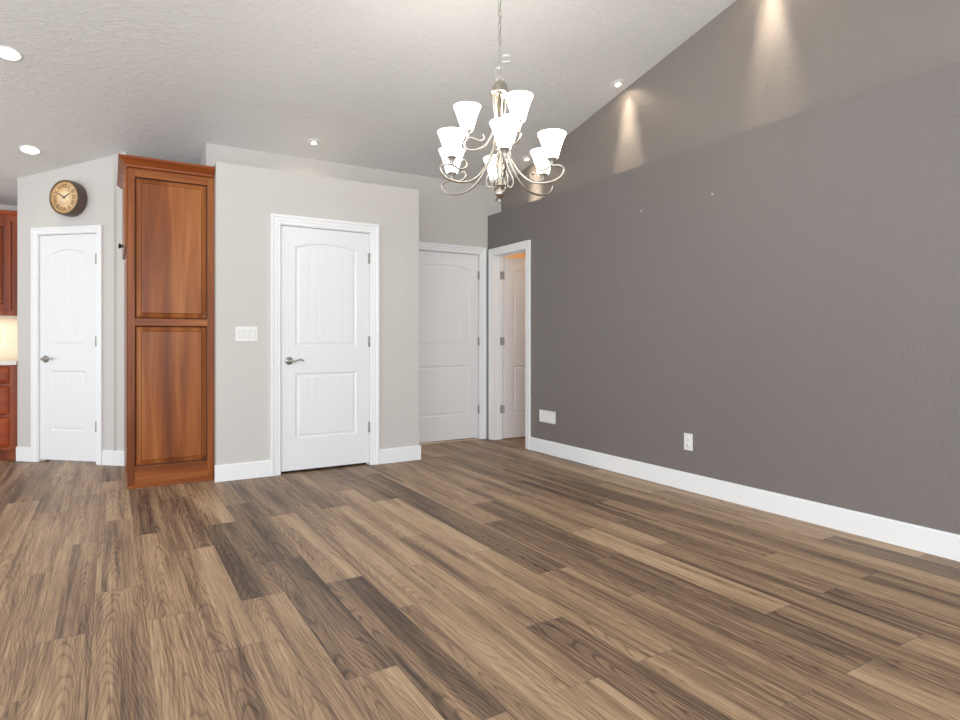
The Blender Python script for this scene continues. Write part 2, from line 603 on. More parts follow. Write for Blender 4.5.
def tile_mat():
    t = NT('cream_tile')
    g = t.n('ShaderNodeNewGeometry').outputs['Position']
    sp = t.n('ShaderNodeSeparateXYZ'); t.l(g, sp.inputs[0])
    cb = t.n('ShaderNodeCombineXYZ'); t.l(sp.outputs[0], cb.inputs[0]); t.l(sp.outputs[2], cb.inputs[1])
    br = t.n('ShaderNodeTexBrick'); t.l(cb.outputs[0], br.inputs['Vector'])
    br.offset = 0.5
    for k, v in (('Scale', 1.0), ('Brick Width', .3), ('Row Height', .15), ('Mortar Size', .004)): br.inputs[k].default_value = v
    br.inputs['Color1'].default_value = s2l((232, 218, 194)) + (1,)
    br.inputs['Color2'].default_value = s2l((226, 211, 186)) + (1,)
    br.inputs['Mortar'].default_value = s2l((244, 236, 220)) + (1,)
    t.l(br.outputs['Color'], t.b.inputs['Base Color'])
    t.b.inputs['Roughness'].default_value = .3
    return t.m


M['tile'] = tile_mat()
m = MB(); m.box(-4.0, PA.x - .002, 7.606, 7.62, 0.914, 1.36); struct(m.build('wall_kitchen_tile', M['tile']))
m = MB(); m.box(pe.x - .05, 0.8, 8.4, 8.5, 0, zc(8.4)); struct(m.build('wall_recess', M['light_wall']))

# the room behind the open door
m = MB()
m.box(XR + WT, 6.4, 7.4, 7.5, 0, 2.44)
m.box(6.4, 6.5, 3.5, 7.5, 0, 2.44)
m.box(XR + WT, 6.4, 3.4, 3.5, 0, 2.44)
m.box(XR + WT, 6.5, 3.4, 7.5, 2.44, 2.46)
struct(m.build('wall_bedroom', M['hall']))
point('bedroom_lamp', (4.9, 4.7, 2.1), 12, (1.0, 0.74, 0.5), 0.1)
point('bedroom_wall_fill', (4.9, 6.9, 2.1), 9, (1.0, 0.68, 0.38), 0.1)  # second, unseen light added to brighten the wall past the open door


# ------------------------------------------------------------------ baseboards
def baseboard(name, mat4, length, h=0.13, t=0.015, z0=0.0):
    prof = [(0, 0), (-t, 0), (-t, h - .008), (-t + .006, h), (0, h)]
    m = MB()
    n = len(prof)
    vs = [(0, y, z) for y, z in prof] + [(length, y, z) for y, z in prof]
    fs = [(i, (i + 1) % n, (i + 1) % n + n, i + n) for i in range(n)] + [tuple(range(n)), tuple(range(n, 2 * n))[::-1]]
    m.add(vs, fs).xf(mat4)
    o = m.build(name, M['trim'])
    return struct(o)


baseboard('baseboard_right', fr(XR, 5.026, -pi / 2), 8.1)
baseboard('baseboard_middle', fr(MX0 - .012, YM, 0), 1.119 - MX0 + .012)
baseboard('baseboard_middle', fr(2.048, YM, 0), MX1 + .015 - 2.048)
baseboard('baseboard_middle_side', fr(MX1, YM, pi / 2), YB - YM - .002)
baseboard('baseboard_pantry', P_MAT, 0.170)
baseboard('baseboard_pantry', P_MAT @ Matrix.Translation((0.914, 0, 0)), PL - 0.914)

# ------------------------------------------------------------------ doors
PROF = [(0, 0), (.006, -.0055), (.014, -.008), (.022, -.0075), (.030, -.0035), (.040, -.0025)]


def grid_panel_face(W, H, rects, prof, grooves=True):
    """molded door face in local x,z; depth toward +y. rects: (x0,x1,z0,z1,rise)"""
    us, zs = {0.0, W}, {0.0, H}
    for (x0, x1, z0, z1, rise) in rects:
        for o, d in prof:
            us |= {round(x0 + o, 5), round(x1 - o, 5)}
            zs |= {round(z0 + o, 5), round(z1 - o, 5)}
        inner0, inner1 = x0 + prof[-1][0], x1 - prof[-1][0]
        n = 6
        gx = []
        if grooves:
            for k in range(1, n):
                g = inner0 + (inner1 - inner0) * k / n
                gx.append(g)
                us |= {round(g - .0035, 5), round(g, 5), round(g + .0035, 5)}
        for k in range(1, 25): us.add(round(x0 + (x1 - x0) * k / 25, 5))
    us, zs = sorted(us), sorted(zs)

    def clean(l):
        out = [l[0]]
        for v in l[1:]:
            if v - out[-1] > 4e-4: out.append(v)
        out[-1] = l[-1]
        return out
    us, zs = clean(us), clean(zs)
    import bisect

    def depth(u, z):
        for (x0, x1, z0, z1, rise) in rects:
            d = min(u - x0, x1 - u, z - z0, z1 - z)
            if d <= 0: continue
            for (o0, d0), (o1, d1) in zip(prof, prof[1:]):
                if d <= o1:
                    return d0 + (d1 - d0) * (d - o0) / (o1 - o0)
            r = prof[-1][1]
            if grooves:
                for g in gx:
                    if abs(u - g) < .002: return r - .0022
            return r
        return 0.0

    top = [r for r in rects if r[4] > 0]

    def warp(u, z):
        for (x0, x1, z0, z1, rise) in top:
            if x0 < u < x1 and z > z0:
                c, hw = (x0 + x1) / 2, (x1 - x0) / 2
                a = rise * (1 - ((u - c) / hw) ** 2)
                zm = (z0 + z1) / 2
                if z < zm: return z
                wgt = (z - zm) / (z1 - .05 - zm) if z < z1 - .05 else (1 if z <= z1 else (H - z) / (H - z1))
                return z + a * wgt
        return z
    vs = [(u, -depth(u, z), warp(u, z)) for z in zs for u in us]
    nu = len(us)
    fs = []
    for j in range(len(zs) - 1):
        for i in range(nu - 1):
            fs.append((j * nu + i, j * nu + i + 1, (j + 1) * nu + i + 1, (j + 1) * nu + i))
    # back and edges
    o = len(vs)
    T = .035
    vs += [(0, T, 0), (W, T, 0), (W, T, H), (0, T, H)]
    fs.append((o + 1, o, o + 3, o + 2))
    bot = list(range(nu)); topr = list(range((len(zs) - 1) * nu, len(zs) * nu))
    lef = [j * nu for j in range(len(zs))]; rig = [j * nu + nu - 1 for j in range(len(zs))]
    fs.append(tuple(bot[::-1] + [o, o + 1]))
    fs.append(tuple(topr + [o + 2, o + 3]))
    fs.append(tuple(lef + [o + 3, o]))
    fs.append(tuple(rig[::-1] + [o + 1, o + 2]))
    return vs, fs


CAS = [(.0, 0), (.0, .009), (.004, .0125), (.026, .0125), (.030, .016), (.052, .016), (.058, .0215), (.076, .0225), (.078, .021), (.078, 0)]


def casing(parent, x0, x1, ztop, name='casing', k=1.0):
    m = MB()
    vs = []
    for o, t in [(a * k, b) for a, b in CAS]:
        vs += [(x0 - o, -t, 0), (x0 - o, -t, ztop + o), (x1 + o, -t, ztop + o), (x1 + o, -t, 0)]
    n = len(CAS)
    fs = []
    for i in range(n - 1):
        for k in range(3):
            fs.append((i * 4 + k, i * 4 + k + 1, (i + 1) * 4 + k + 1, (i + 1) * 4 + k))
    fs.append(tuple(i * 4 for i in range(n)))
    fs.append(tuple(i * 4 + 3 for i in range(n))[::-1])
    m.add(vs, fs)
    return m.build(name, M['trim'], parent)


def jamb(parent, x0, x1, ztop, depth, stop=True):
    m = MB()
    t = .018
    m.box(x0 - t, x0, -.001, depth, 0, ztop + t)
    m.box(x1, x1 + t, -.001, depth, 0, ztop + t)
    m.box(x0, x1, -.001, depth, ztop, ztop + t)
    if stop:
        s0, s1 = stop
        m.box(x0, x0 + .011, s0, s1, 0, ztop)
        m.box(x1 - .011, x1, s0, s1, 0, ztop)
        m.box(x0 + .011, x1 - .011, s0, s1, ztop - .011, ztop)
    return m.build('jamb', M['trim'], parent)


def lever(parent, x, z, y, sgn=1):
    m = MB()
    m.lathe([(.0, 0), (.033, 0), (.033, .004), (.029, .009), (.014, .013), (.011, .02), (.011, .042), (.0, .043)], 28, axis='y')
    m.v = [(a, -b, c) for a, b, c in m.v]
    pts = bez([(-.006, -.040, 0), (.012, -.042, .001), (.035, -.046, -.003), (.06, -.047, .006), (.082, -.045, .010), (.102, -.041, .004), (.112, -.038, -.004)], 6)
    n = len(pts)
    m.tube([(p.x * sgn, p.y, p.z) for p in pts], [.0095 - .0045 * i / n for i in range(n)], 10)
    m.xf(Matrix.Translation((x, y, z)))
    o = m.build('lever_handle', M['nickel'], parent)
    return o


def hinge(parent, x, z, y):
    m = MB()
    m.lathe([(0, -.045), (.0062, -.045), (.0062, .045), (0, .045)], 12, (x, y - .006, z))
    m.lathe([(0, .045), (.0045, .046), (.003, .051), (0, .052)], 10, (x, y - .006, z))
    m.box(x - .012, x + .012, y - .002, y + .001, z - .044, z + .044)
    return m.build('hinge', M['hinge_metal'], parent)


def make_door(name, label, mat4, x0, x1, W, z0=.022, H=2.022, lever_side='L', depth=.115, arch=.042, k=1.0, reveal=.009):
    """x0,x1: slab edges in the wall's own frame"""
    ang = atan2(mat4[1][0], mat4[0][0])
    root = empty(name, mat4 @ Vector((0, 0, 0)), ang)
    struct(root, label, 'door')
    st = .114
    rects = [(st, W - st, .262, .806, 0), (st, W - st, 1.028, 1.858, arch)]
    vs, fs = grid_panel_face(W, H, rects, PROF)
    m = MB(); m.add(vs, fs)
    s = m.build('door_slab', M['door'], root)
    s.location = (x0, .008, z0)
    jamb(root, x0 - .004, x1 + .004, z0 + H + .004, depth, (.045, .06))
    casing(root, x0 - .009, x1 + reveal, z0 + H + .009, k=k)
    lx = x0 + .062 if lever_side == 'L' else x1 - .062
    lever(root, lx, .932, .008, 1 if lever_side == 'L' else -1)
    hx = x1 + .002 if lever_side == 'L' else x0 - .002
    for z in (1.825, 1.091, .334): hinge(root, hx, z, .006)
    # strike plate edge on the latch side
    return root


I4 = Matrix.Identity(4)
make_door('door_1', 'white two-panel arched closet door in the pale box wall, lever handle on its left', fr(0, YM, 0), 1.201, 1.959, .758)
make_door('door_2', 'white two-panel door in the far corner, half hidden by the box wall', fr(0, YB, 0), 2.598, 3.512, .914, H=2.028)
make_door('door_3', 'narrow white pantry door under the round clock in the angled wall', P_MAT, .238, .836, .598, H=2.03, k=.76, reveal=.017)

# open door in the right wall
D4 = fr(XR, 0, -pi / 2)          # local x = -world y
root = empty('door_4', (XR, 0, 0), -pi / 2)
struct(root, 'white door standing open into the warm lit room, in the grey wall', 'door')
lx0, lx1 = -5.722, -5.108
jamb(root, lx0, lx1, 2.032, WT, (.055, .075))
casing(root, lx0 - .0, lx1 + .002, 2.036)
vs, fs = grid_panel_face(.64, 2.015, [(.114, .526, .262, .806, 0), (.114, .526, 1.028, 1.855, .04)], PROF)
m = MB(); m.add(vs, fs)
o = m.build('door_slab', M['door'], root)
# slab runs away from the room (+local y); its panelled face looks along +local x ( = toward the camera side)
o.rotation_euler = (0, 0, pi / 2)
o.location = (lx0 + .036, WT + .005, .012)
for z in (1.825, 1.091, .334):
    m = MB()
    m.lathe([(0, -.045), (.0065, -.045), (.0065, .045), (0, .045)], 12, (lx0 + .004, WT + .006, z))
    m.box(lx0, lx0 + .002, WT - .032, WT, z - .044, z + .044)
    m.box(lx0 + .004, lx0 + .034, WT + .002, WT + .0048, z - .044, z + .044)
    m.build('hinge', M['hinge_metal'], root)

# threshold strip under the corner door
m = MB(); m.box(2.60, 3.508, YB - .004, YB + .05, 0.0, .006)
struct(m.build('trim_1', M['cream_trim']))


# ------------------------------------------------------------------ cabinets
def raised_panel(W, H, prof, T=.02):
    vs, fs = grid_panel_face(W, H, [(0.0001, W - .0001, 0.0001, H - .0001, 0)], prof, grooves=False)
    return MB().add(vs, fs)


RP = [(0, 0), (.003, -.005), (.006, -.014), (.011, -.016), (.015, -.014), (.042, -.005), (.045, -.0005), (.056, -.0005)]
M['glaze'] = plain('dark_wood_glaze', (62, 32, 18), 0.5)


def end_panel(parent, x0, x1, z0, z1, zs, y, mats, stile=.052):
    """frame and raised panels facing -y. zs = [(pz0,pz1),...]"""
    for a, b in ((x0, x0 + stile), (x1 - stile, x1)):
        m = MB(); m.box(a, b, y - .0, y + .02, z0, z1); m.build('stile', mats[0], parent, bevel=.0015)
    edges = [z0] + [v for p in zs for v in p] + [z1]
    for i in range(0, len(edges), 2):
        m = MB(); m.box(x0 + stile, x1 - stile, y + .0005, y + .02, edges[i], edges[i + 1]); m.build('rail', mats[1], parent, bevel=.0015)
    for (a, b) in zs:
        w_, h_ = x1 - x0 - 2 * stile, b - a
        p = raised_panel(w_, h_, RP).build('raised_panel', mats[2], parent)
        p.location = (x0 + stile, y + .001, a)
        p.data.materials.append(M['glaze'])     # dark glaze wiped into the groove
        for f in p.data.polygons:
            c = f.center
            d_ = min(c.x, w_ - c.x, c.z, h_ - c.z)
            if c.y < .019 and (.0028 < d_ < .0115 or .0418 < d_ < .0455): f.material_index = 1


def crown_piece(path, prof, closed=False):
    """path: list of (x,y) with outward offset direction to the right-hand mitre; prof: (out, z)"""
    pass


tc = empty('tall_cabinet', (0.40, 5.7, 0))
tag(tc, 'tall cherry wood pantry cabinet with raised side panels standing against the pale box wall', 'cabinet')
LX, LY = 0.40, 5.7


def loc(m): return m.xf(Matrix.Translation((-LX, -LY, 0)))


cx0, cx1, cy0, cy1, cz1 = 0.108, 0.700, 5.228, 6.165, 2.44
m = MB(); m.box(cx0, cx1, cy0 + .0205, cy1, 0.0, cz1 - .01)
loc(m).build('carcass', M['cherry_v'], tc)
hold = empty('side_panel', (0, 0, 0), 0, tc)
hold.location = (-LX, -LY, 0)
end_panel(hold, cx0, cx1, 0.012, cz1 - .06, [(.158, 1.213), (1.264, 2.322)], cy0, (M['cherry_v'], M['cherry_x'], M['cherry_v2']), stile=.046)
# base shoe
m = MB(); m.box(cx0 - .004, cx1 - .002, cy0 - .008, cy0, 0, .022); loc(m).build('base_shoe', M['cherry_x'], tc, bevel=.003)
# crown: profile swept along the front (-y side) and the left (-x side)
CP = [(0, 2.385), (.006, 2.385), (.010, 2.392), (.012, 2.402), (.026, 2.414), (.046, 2.432), (.054, 2.438), (.060, 2.440), (.060, 2.458), (0, 2.458)]
vs = []
for o, z in CP:
    vs += [(cx1, cy0 - o, z), (cx0 - o, cy0 - o, z), (cx0 - o, cy1, z)]
n = len(CP); fs = []
for i in range(n):
    j = (i + 1) % n
    for k in range(2): fs.append((i * 3 + k, i * 3 + k + 1, j * 3 + k + 1, j * 3 + k))
fs.append(tuple(i * 3 for i in range(n))); fs.append(tuple(i * 3 + 2 for i in range(n))[::-1])
m = MB(); m.add(vs, fs)
m.box(cx0, cx1, cy0, cy1, 2.435, 2.456)
loc(m).build('crown_moulding', M['cherry_dark'], tc)
# doors on the kitchen side (facing -x), seen edge on
for (z0, z1, ya_, yb_, kn, th) in ((1.80, 2.37, cy0 + .03, cy0 + .485, cy0 + .44, .020), (1.80, 2.37, cy0 + .49, cy1 - .02, cy0 + .54, .020),
                               (.12, 1.76, cy0 + .03, cy0 + .485, cy0 + .44, .006), (.12, 1.76, cy0 + .49, cy1 - .02, cy0 + .54, .006)):
    m = MB(); m.box(cx0 - th, cx0, ya_, yb_, z0, z1)
    d = loc(m).build('door', M['cherry_v'], tc, bevel=.003)
    if z0 > 1:
        m = MB()
        m.lathe([(0, 0), (.006, 0), (.005, .012), (.009, .018), (.014, .024), (.013, .031), (0, .034)], 16, axis='x')
        m.v = [(-a + cx0 - th, b + kn, c + z0 + .06) for a, b, c in m.v]
        loc(m).build('knob', M['black'], d)

# kitchen base cabinet
bx1 = PA.x - .004
kb = empty('base_cabinet', (-1.2, 7.3, 0))
tag(kb, 'cherry drawer base cabinet under the pale counter left of the pantry door', 'cabinet')


def kl(m): return m.xf(Matrix.Translation((1.2, -7.3, 0)))


m = MB(); m.box(-1.56, bx1, 7.02, 7.60, .1, .875); m.box(-1.56, bx1, 7.075, 7.60, 0, .1)
kl(m).build('carcass', M['kit_v'], kb)
m = MB(); m.box(-.795, bx1, 7.0, 7.0195, .10, .875); m.box(-1.56, -1.52, 7.0, 7.0195, .10, .875)
m.box(-1.52, -.795, 7.0, 7.0195, .685, .707); m.box(-1.52, -.795, 7.0, 7.0195, .40, .425); m.box(-1.52, -.795, 7.0, 7.0195, .10, .13); m.box(-1.52, -.795, 7.0, 7.0195, .86, .875)
kl(m).build('face_frame', M['kit_v'], kb)
for z0, z1 in ((.712, .858), (.43, .682), (.135, .397)):
    p = raised_panel(.735, z1 - z0, [(0, 0), (.01, .006), (.03, .010), (.032, .010)])
    p.v = [(x - 1.525, y + 6.996, z + z0) for x, y, z in p.v]
    d = kl(p).build('drawer', M['kit_x'], kb)
    m = MB()
    m.lathe([(0, 0), (.006, 0), (.005, .012), (.009, .018), (.014, .024), (.013, .031), (0, .034)], 16, axis='y')
    m.v = [(a - 1.157, -b + 6.99, c + (z0 + z1) / 2) for a, b, c in m.v]
    kl(m).build('knob', M['black'], d)
m = MB(); m.box(-1.6, PA.x - .004, 6.975, 7.604, .876, .914)
tag(m.build('countertop', M['counter'], bevel=.004), 'pale stone countertop over the cherry drawers beside the pantry door', 'countertop')

ku = empty('wall_cabinet', (-1.2, 7.45, 0))
tag(ku, 'cherry upper cabinet hung over the tiled backsplash at the left edge', 'cabinet')


def ul(m): return m.xf(Matrix.Translation((1.2, -7.45, 0)))


m = MB(); m.box(-1.56, bx1 + .0, 7.30, 7.605, 1.335, 2.29); ul(m).build('carcass', M['kit_v'], ku)
m = MB(); m.box(-.80, bx1, 7.28, 7.2995, 1.335, 2.29); m.box(-1.56, -1.5, 7.28, 7.2995, 1.335, 2.29); m.box(-1.5, -.80, 7.28, 7.2995, 2.23, 2.29); m.box(-1.5, -.80, 7.28, 7.2995, 1.335, 1.385)
ul(m).build('face_frame', M['kit_v'], ku)
hd = empty('door', (1.2, -7.45, 0), 0, ku)
end_panel(hd, -1.505, -.808, 1.382, 2.235, [(1.44, 2.175)], 7.268, (M['kit_v'], M['kit_x'], M['kit_v']), stile=.055)
m = MB(); m.box(-1.56, bx1, 7.275, 7.605, 2.29, 2.335)
vs_ = MB(); ul(m).build('crown_moulding', M['kit_x'], ku, bevel=.01)
m = MB(); m.box(-1.56, bx1, 7.285, 7.30, 1.315, 1.334); ul(m).build('light_rail', M['cream_trim'], ku)
area('undercabinet_light', (-1.15, 7.42, 1.325), (-1.15, 7.45, .9), .7, .08, 1.5, (1.0, .86, .64))


# ------------------------------------------------------------------ clock
def make_clock():
    R, D = .157, .100
    base = P_MAT @ Vector((.598, -.0, 2.362))
    # local frame: x along the wall, -y outwards, z up
    root = empty('wall_clock', base, PANG)
    tag(root, 'round bronze drum clock with cream dial above the pantry door', 'clock')
    m = MB()
    m.lathe([(0, -.002), (.150, -.002), (.157, -.008), (.159, -.03), (R, -.06), (R - .002, -D + .012), (R - .006, -D + .002), (R - .010, -D), (R - .014, -D + .004), (R - .015, -D + .012), (0, -D + .012)], 64, axis='y')
    m.build('case', M['bronze'], root)
    m = MB()
    ri, ro = R - .022, R - .0138
    prof = [(ri, -D + .010), (ri + .002, -D + .004), (ro, -D + .006), (ro, -D + .013), (ri, -D + .013)]
    m.lathe(prof, 64, axis='y', closed=True)
    m.build('rim', M['rim'], root)
    m = MB(); m.lathe([(0, -D + .0118), (ri + .002, -D + .0118), (ri + .002, -D + .0095), (0, -D + .0095)], 64, axis='y')
    dial = m.build('dial', M['dial'], root)
    m = MB(); m.lathe([(0, -D + .0096), (.060, -D + .0096), (.060, -D + .0089), (0, -D + .0089)], 48, axis='y')
    m.build('dial_centre', M['dial_centre'], dial)
    # roman numerals laid out radially
    words = ['XII', 'I', 'II', 'III', 'IIII', 'V', 'VI', 'VII', 'VIII', 'IX', 'X', 'XI']
    for i, wd in enumerate(words):
        cu = bpy.data.curves.new('numeral', 'FONT')
        cu.body = wd; cu.size = .049; cu.align_x = 'CENTER'; cu.align_y = 'CENTER'; cu.extrude = .0006; cu.offset = .0012
        tmp = bpy.data.objects.new('numeral', cu); C.objects.link(tmp)
        bpy.context.view_layer.update()
        me = bpy.data.meshes.new_from_object(tmp.evaluated_get(bpy.context.evaluated_depsgraph_get()))
        bpy.data.objects.remove(tmp)
        th = -2 * pi * i / 12
        for v in me.vertices:
            x, y, z = v.co
            y += .099
            X, Z = x * cos(th) - y * sin(th), x * sin(th) + y * cos(th)
            v.co = (X, -D + .0088 - z, Z)
        me.materials.clear(); me.materials.append(M['ink'])
        o = bpy.data.objects.new('numeral', me); C.objects.link(o); o.parent = dial
    for nm, ang, L, wd in (('hour_hand', 59, .074, .007), ('minute_hand', -59, .090, .006)):
        a = radians(ang)
        m = MB()
        d = Vector((sin(a), 0, cos(a))); q = Vector((cos(a), 0, -sin(a)))
        yy = -D + (.006 if nm[0] == 'h' else .004)
        pts = []
        for s_, w_ in ((-.018, wd * .6), (0, wd), (L * .7, wd * .7), (L, .001)):
            pts.append((s_, w_ / 1.4))
        vs = []
        for y2 in (yy, yy + .001):
            for s_, w_ in pts: vs += [tuple(d * s_ + q * w_ + Vector((0, y2, 0))), tuple(d * s_ - q * w_ + Vector((0, y2, 0)))]
        fs = []
        for k in range(3):
            fs.append((2 * k, 2 * k + 1, 2 * k + 3, 2 * k + 2)); fs.append((8 + 2 * k, 8 + 2 * k + 2, 8 + 2 * k + 3, 8 + 2 * k + 1))
            fs.append((2 * k, 2 * k + 2, 2 * k + 10, 2 * k + 8)); fs.append((2 * k + 1, 2 * k + 9, 2 * k + 11, 2 * k + 3))
        fs.append((0, 8, 9, 1)); fs.append((6, 7, 15, 14))
        m.add(vs, fs); m.lathe([(0, yy - .0005), (.005, yy - .0005), (.005, yy + .003), (0, yy + .003)], 16, axis='y')
        m.build(nm, M['hand'], root)


make_clock()


# ------------------------------------------------------------------ plates on the walls
def plate_box(m, w_, h_, t=.006): return m.box(-w_ / 2, w_ / 2, -t, 0, -h_ / 2, h_ / 2)


# three-gang rocker switch
sw = empty('light_switch', (.930, YM, 1.152))
tag(sw, 'white three gang rocker light switch on the pale wall left of the closet door', 'light switch')
plate_box(MB(), .166, .118).build('cover_plate', M['plastic'], sw, bevel=.003)
for dx in (-.0465, 0, .0465):
    m = MB()
    m.add([(dx - .0165, -.0065, -.033), (dx + .0165, -.0065, -.033), (dx + .0165, -.0115, .033), (dx - .0165, -.0115, .033),
           (dx - .0165, -.004, -.033), (dx + .0165, -.004, -.033), (dx + .0165, -.004, .033), (dx - .0165, -.004, .033)],
          [(0, 1, 2, 3), (4, 7, 6, 5), (0, 4, 5, 1), (1, 5, 6, 2), (2, 6, 7, 3), (3, 7, 4, 0)])
    m.build('rocker', M['plastic'], sw, bevel=.001)
    m = MB()
    for s in (-1, 1): m.box(dx + s * .0172 - .0004, dx + s * .0172 + .0004, -.0064, -.0055, -.034, .034)
    m.box(dx - .017, dx + .017, -.0064, -.0055, -.0345, -.0338); m.box(dx - .017, dx + .017, -.0064, -.0055, .0338, .0345)
    m.build('rocker_gap', M['slot'], sw)

# duplex outlet on the right wall
ou = empty('wall_outlet', (XR, 3.056, .357), -pi / 2)
tag(ou, 'white upright power outlet low on the long grey wall', 'outlet')
plate_box(MB(), .078, .124).build('cover_plate', M['plastic'], ou, bevel=.003)
for dz in (-.02, .02):
    m = MB(); m.lathe([(0, -.0085), (.0165, -.0085), (.017, -.0075), (.017, -.005), (0, -.005)], 24, (0, 0, dz), axis='y')
    s_ = m.build('socket', M['plastic'], ou)
    m = MB()
    m.box(-.0075, -.0052, -.0089, -.0084, dz - .003, dz + .006); m.box(.0052, .0075, -.0089, -.0084, dz - .003, dz + .006)
    m.lathe([(0, -.0089), (.0025, -.0089), (.0025, -.0084), (0, -.0084)], 10, (0, 0, dz - .009), axis='y')
    m.build('slots', M['slot'], s_)

# low louvred plate next to the open door
ve = empty('wall_vent', (XR, 4.748, .361), -pi / 2)
tag(ve, 'small white louvred plate low on the grey wall beside the open door', 'vent')
m = MB()
W_, H_ = .252, .118
m.box(-W_ / 2, W_ / 2, -.007, 0, H_ / 2 - .016, H_ / 2); m.box(-W_ / 2, W_ / 2, -.007, 0, -H_ / 2, -H_ / 2 + .016)
m.box(-W_ / 2, -W_ / 2 + .02, -.007, 0, -H_ / 2 + .016, H_ / 2 - .016); m.box(W_ / 2 - .02, W_ / 2, -.007, 0, -H_ / 2 + .016, H_ / 2 - .016)
m.build('frame', M['plastic'], ve, bevel=.002)
m = MB(); m.box(-W_ / 2 + .02, W_ / 2 - .02, -.0015, 0, -H_ / 2 + .016, H_ / 2 - .016); m.build('backing', M['can'], ve)
for k in range(6):
    z = -H_ / 2 + .016 + .0143 * (k + .5)
    m = MB()
    m.add([(-W_ / 2 + .02, -.0065, z - .0045), (W_ / 2 - .02, -.0065, z - .0045), (W_ / 2 - .02, -.002, z + .0055), (-W_ / 2 + .02, -.002, z + .0055),
           (-W_ / 2 + .02, -.0055, z - .0055), (W_ / 2 - .02, -.0055, z - .0055), (W_ / 2 - .02, -.001, z + .0045), (-W_ / 2 + .02, -.001, z + .0045)],
          [(0, 1, 2, 3), (4, 7, 6, 5), (0, 4, 5, 1), (1, 5, 6, 2), (2, 6, 7, 3), (3, 7, 4, 0)])
    m.build('slat', M['plastic'], ve)

# two tiny anchors left in the upper part of the grey wall
def anchor(y, z, label):
    m = MB(); m.lathe([(0, 0), (.006, 0), (.006, -.003), (.003, -.005), (0, -.005)], 14, axis='x')
    o = m.build('wall_anchor', M['plastic']); o.location = (XR, y, z)
    tag(o, label, 'wall anchor')


anchor(2.848, 2.132, 'tiny white wall anchor high on the grey wall, the one nearer the camera')
anchor(3.521, 2.134, 'tiny white wall anchor high on the grey wall, just below the ledge')

# ------------------------------------------------------------------ ceiling lights
TH = math.atan(SL)


def recessed(x, y, label, R=.095, small=False, group=None):
    z = zc(y)
    root = empty('recessed_light', (x, y, z - .0005))
    root.rotation_euler = (-TH, 0, 0)
    tag(root, label, 'ceiling light', group)
    m = MB()
    m.lathe([(R * .78, .0), (R * .80, -.004), (R * .97, -.005), (R, -.002), (R, 0.0)], 40, closed=True)
    m.build('trim_ring', M['can'], root)
    if small:
        m = MB(); m.lathe([(0, -.0005), (R * .79, -.0005), (R * .79, -.001), (0, -.001)], 32); m.build('baffle', M['can'], root)
        m = MB()
        rr = R * .42
        m.lathe([(rr * 1.0, -.0012), (rr * 1.15, -.0012), (rr * 1.1, -.012), (rr * .95, -.012)], 28, closed=True)
        m.build('gimbal_ring', M['can'], root)
        m = MB(); m.lathe([(0, -.0015), (rr, -.0015), (rr * .9, -.010), (0, -.011)], 28); m.build('lens', M['bulb'], root)
    else:
        m = MB(); m.lathe([(0, -.0006), (R * .785, -.0006), (R * .76, -.0035), (R * .4, -.007), (0, -.008)], 32); m.build('lens', M['bulb'], root)
    return root


G1, G2 = 'large round kitchen downlights', 'small recessed spots along the grey wall'
kit = [(-.582, 5.094, 'large round downlight at the upper left edge of the ceiling'),
       (-.583, 6.40, 'large round downlight above the pantry door and clock')]
for x, y, lb in kit:
    recessed(x, y, lb, .08, False, G1)
    spot('downlight_glow', (x, y, zc(y) - .02), 2.6 if y > 6 else 7, radians(120), .6, (1, .86, .68), rad=.08)
recessed(1.583, 5.546, 'small recessed spot over the plant shelf above the closet door', .062, True)
spot('downlight_glow', (1.583, 5.546, zc(5.546) - .03), 3.5, radians(150), .8, (1, .84, .64))
wl = [(3.688, 5.18, 'small recessed spot in the far corner behind the chandelier'),
      (3.690, 3.85, 'small recessed spot beside the middle light scallop on the upper wall'),
      (3.690, 2.52, 'small recessed spot above the near scallop, just past the top edge'),
      (3.690, 1.19, 'small recessed spot nearest the camera along the grey wall')]
for x, y, lb in wl:
    recessed(x, y, lb, .062, True, G2)
    spot('scallop_lamp', (x, y, zc(y) - .03), 4.2, radians(50), .2, (1, .86, .68), (0, -radians(30), 0))
    spot('scallop_beam', (x, y, zc(y) - .03), 10, radians(42), .6, (1, .86, .68), (0, -radians(20), 0))
    spot('scallop_core', (x, y, zc(y) - .03), 32, radians(40), 1.0, (1, .86, .68), (0, -radians(8), 0))
    spot('scallop_spill', (x, y, zc(y) - .03), 1.8, radians(140), .5, (1, .80, .58), (0, -radians(25), 0))

# small square plate in the ceiling behind the chain
m = MB()
m.box(-.031, .031, -.040, .040, -.004, 0)
o = m.build('ceiling_plate', M['ceiling'], bevel=.002)
for ye in (-.036, .036):
    m = MB(); m.box(-.031, .031, ye - .006, ye + .006, -.010, -.004); m.build('plate_edge', M['trim'], o)
o.matrix_world = Matrix.Translation((2.60, 3.92, zc(3.92) - .0005)) @ Matrix.Rotation(-TH, 4, 'X') @ Matrix.Rotation(-radians(YAW), 4, 'Z')
tag(o, 'small white square cover plate on the ceiling right of the chandelier chain', 'cover plate')

# ------------------------------------------------------------------ chandelier
CD = 3.4
a_ = radians(YAW)
lat = (499.8 - 480) / 612.5 * CD
CX, CY = lat * cos(a_) + CD * sin(a_), -lat * sin(a_) + CD * cos(a_)
FRONT = atan2(-CY, -CX)       # direction from chandelier to camera
ch = empty('chandelier', (CX, CY, 0))
tag(ch, 'nine light brushed nickel chandelier with white bell glass shades hanging on a chain', 'chandelier')


def rad_pt(ang, rho, z):
    return (rho * cos(ang), rho * sin(ang), z)


